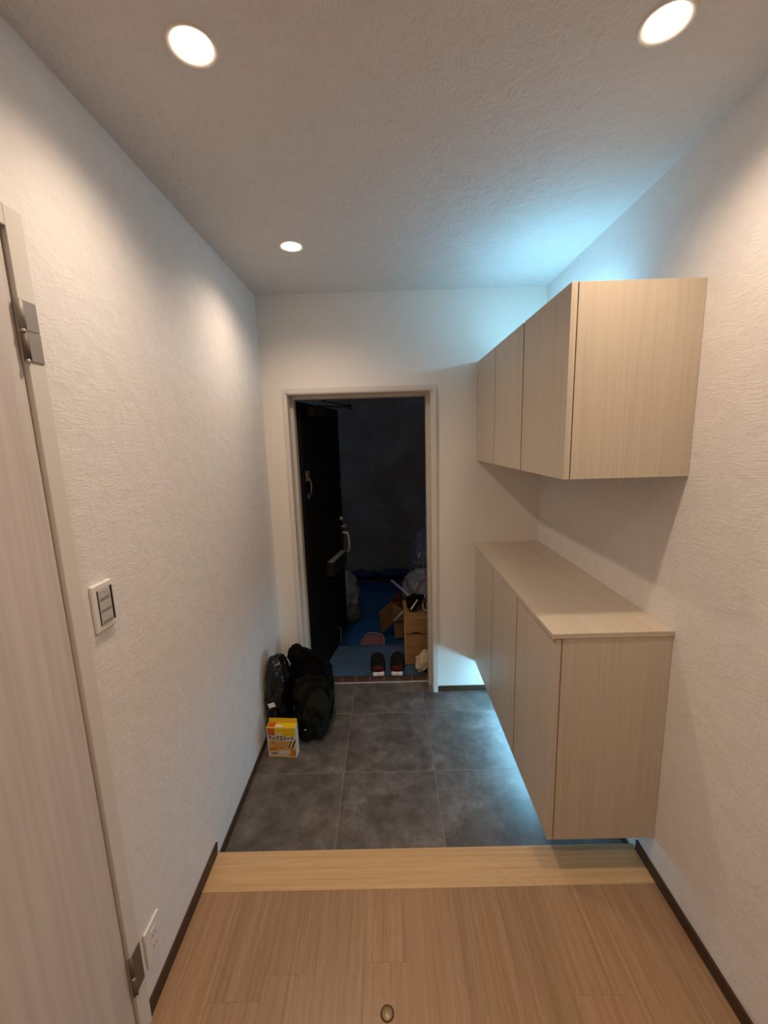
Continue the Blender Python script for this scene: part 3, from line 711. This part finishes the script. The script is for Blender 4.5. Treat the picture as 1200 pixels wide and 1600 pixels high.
obj('flap', quad([(0.70, 1.03, 0.235), (0.82, 1.08, 0.235), (0.83, 1.12, 0.18), (0.72, 1.06, 0.20)], 0.005), M['cardboard'], oc)

# things on and around the boxes
def rod(name, pts, r, m, label, cat, n=8): return tag(obj(name, tube(pts, r, n), M[m], None, True), label, cat)
rod('white_stick', [(0.742, 0.86, 0.012+0.09), (0.835, 0.86, 0.20), (0.90, 0.90, 0.27)], 0.009, 'stick_white', 'pale stick sticking out between the two cardboard boxes', 'stick')
rod('white_pipe', [(0.735, 1.45, 0.265), (0.88, 1.20, 0.215), (0.93, 0.98, 0.20)], 0.011, 'stick_white', 'pale pipe slanting down in front of the clear bag', 'pipe')
tp = thing('tool_pouch', 'black tool pouch with a white stripe on the cardboard box', 'tool pouch', (0.90, 0.45, CZ))
bb = box(-0.035, 0.035, -0.04, 0.04, 0, 0.11, 0.014, 3)
bmesh.ops.rotate(bb, verts=bb.verts, cent=(0, 0, 0), matrix=Matrix.Rotation(math.radians(34), 3, 'Y'))
bmesh.ops.translate(bb, verts=bb.verts, vec=(0.862, 0.44, CZ+0.028))
obj('pouch', bb, M['bag_black_cloth'], tp, True)
bb = box(-0.006, 0.006, -0.043, -0.038, 0.004, 0.098, 0.002, 1)
bmesh.ops.rotate(bb, verts=bb.verts, cent=(0, 0, 0), matrix=Matrix.Rotation(math.radians(34), 3, 'Y'))
bmesh.ops.translate(bb, verts=bb.verts, vec=(0.864, 0.44, CZ+0.026))
tag(obj('stripe', bb, M['stick_white'], tp), 'white stripe')
random.seed(9)
cc = thing('cable_coil', 'tangled pale and dark cables heaped on the cardboard box', 'cable', (0.99, 0.45, CZ))
for q in range(7):
    cx_, cy_, cz_ = 1.015+random.uniform(-.02, .05), 0.43+random.uniform(-.03, .04), CZ+0.06+random.uniform(-.02, .05)
    R_ = random.uniform(0.035, 0.06); ph = random.uniform(0, 6); tl = random.uniform(-.9, .9)
    pp = []
    for k in range(26):
        a = ph + k*2*math.pi/22
        pp.append((cx_+R_*math.cos(a), cy_+R_*math.sin(a)*math.cos(tl)*0.8, max(CZ+0.014, cz_+R_*math.sin(a)*math.sin(tl)+0.015*math.sin(3*a))))
    obj('cable', tube(pp, 0.0055, 6), M['wire_pale' if q % 2 else 'wire_dark'], cc, True)
tag(obj('dark_cloth', sack((0.935, 0.590, CZ+0.034), (0.09, 0.045, 0.030), 0.0, 0.016, 3, 31, 3), M['bag_black_cloth'], None, True), 'crumpled black cloth lying behind the tool pouch', 'cloth')
# crumpled paper bag by the threshold
pb = sack((0.925, 0.235, 0.080), (0.045, 0.050, 0.085), 0.35, 0.014, 3.2, 41, 3, 2.4, 0.006)
rot(pb, math.radians(20), 'Y', (0.92, 0.235, 0.0))
zm = min(v.co.z for v in pb.verts)
bmesh.ops.translate(pb, verts=pb.verts, vec=(-0.01, 0, 0.001-zm))
tag(obj('paper_bag', pb, M['paper_beige']), 'crumpled beige paper bag leaning by the door frame', 'paper bag')
# clear bags
def knot(cx, cy, z, r, m, parent, seed):
    b = bmesh.new()
    for k in range(7):
        a = k*2*math.pi/7 + seed; l = 0.9+0.5*noise.noise(Vector((k*1.7, seed, 0)))
        tube([(cx, cy, z-0.02), (cx+math.cos(a)*r*0.35, cy+math.sin(a)*r*0.35, z+0.05*l), (cx+math.cos(a)*r*l, cy+math.sin(a)*r*l, z+0.08*l)], [0.018, 0.012, 0.02], 6, bm=b, flat=0.4)
    obj('knot', b, m, parent, True)
ca = thing('clear_bag', 'big greyish clear plastic bag stuffed full beside the boxes', 'plastic bag', (1.05, 1.55, ZP+.005))
obj('body', sack((1.055, 1.60, 0.095), (0.200, 0.175, 0.245), 0.28, 0.040, 3.0, 51, 5, 2.3, 0.020), M['clear_bag'], ca, True)
knot(1.03, 1.58, 0.345, 0.07, M['clear_bag'], ca, 1.0)
cbg = thing('clear_bag', 'tall bluish clear plastic bag standing against the porch wall', 'plastic bag', (1.2, 2.1, ZP+.005))
obj('body', sack((1.215, 2.10, 0.27), (0.250, 0.20, 0.42), 0.45, 0.045, 2.8, 61, 5, 2.3, 0.022), M['clear_bag_dark'], cbg, True)
knot(1.19, 2.08, 0.70, 0.10, M['clear_bag'], cbg, 2.0)
gb = thing('grey_bag', 'greyish green plastic bag standing behind the open entrance door', 'plastic bag', (0.28, 1.55, ZP+.005))
obj('body', sack((0.265, 1.62, 0.085), (0.125, 0.15, 0.235), 0.45, 0.03, 3.0, 71, 4, 2.3, 0.014), M['clear_bag'], gb, True)
obj('lower_wrap', sack((0.295, 1.46, -0.07), (0.12, 0.12, 0.078), 0.15, 0.02, 3.0, 73, 4, 2.3, 0.010), M['green_bag'], gb, True)
tag(obj('red_bundle', sack((0.800, 1.52, -0.02), (0.04, 0.05, 0.12), 0.2, 0.02, 3, 81, 3), M['red_cloth'], None, True), 'dark red cloth bundle beside the stuffed clear bag', 'bundle')
# dusty red basin-like bucket below the landing
rb = thing('dust_pan', 'dusty red dust pan lying on the tarp below the landing', 'dust pan', (0.53, 0.84, ZP+.004))
pb = prism([(0.425, 0.76), (0.655, 0.76), (0.648, 0.93), (0.60, 0.985), (0.50, 0.985)], 'Z', ZP+0.010, ZP+0.05, 0.006)
for v in pb.verts:
    v.co.z += (v.co.y-0.76)*0.10
obj('pan', pb, M['dusty_red'], rb)
obj('rim', tube(curve_pts([(0.43, 0.765, ZP+0.055), (0.505, 0.985, ZP+0.077), (0.60, 0.985, ZP+0.077), (0.648, 0.93, ZP+0.072), (0.654, 0.765, ZP+0.055)], 20), 0.008, 8), mat('dusty_rim', (0.30, 0.19, 0.19), 0.6), rb, True)
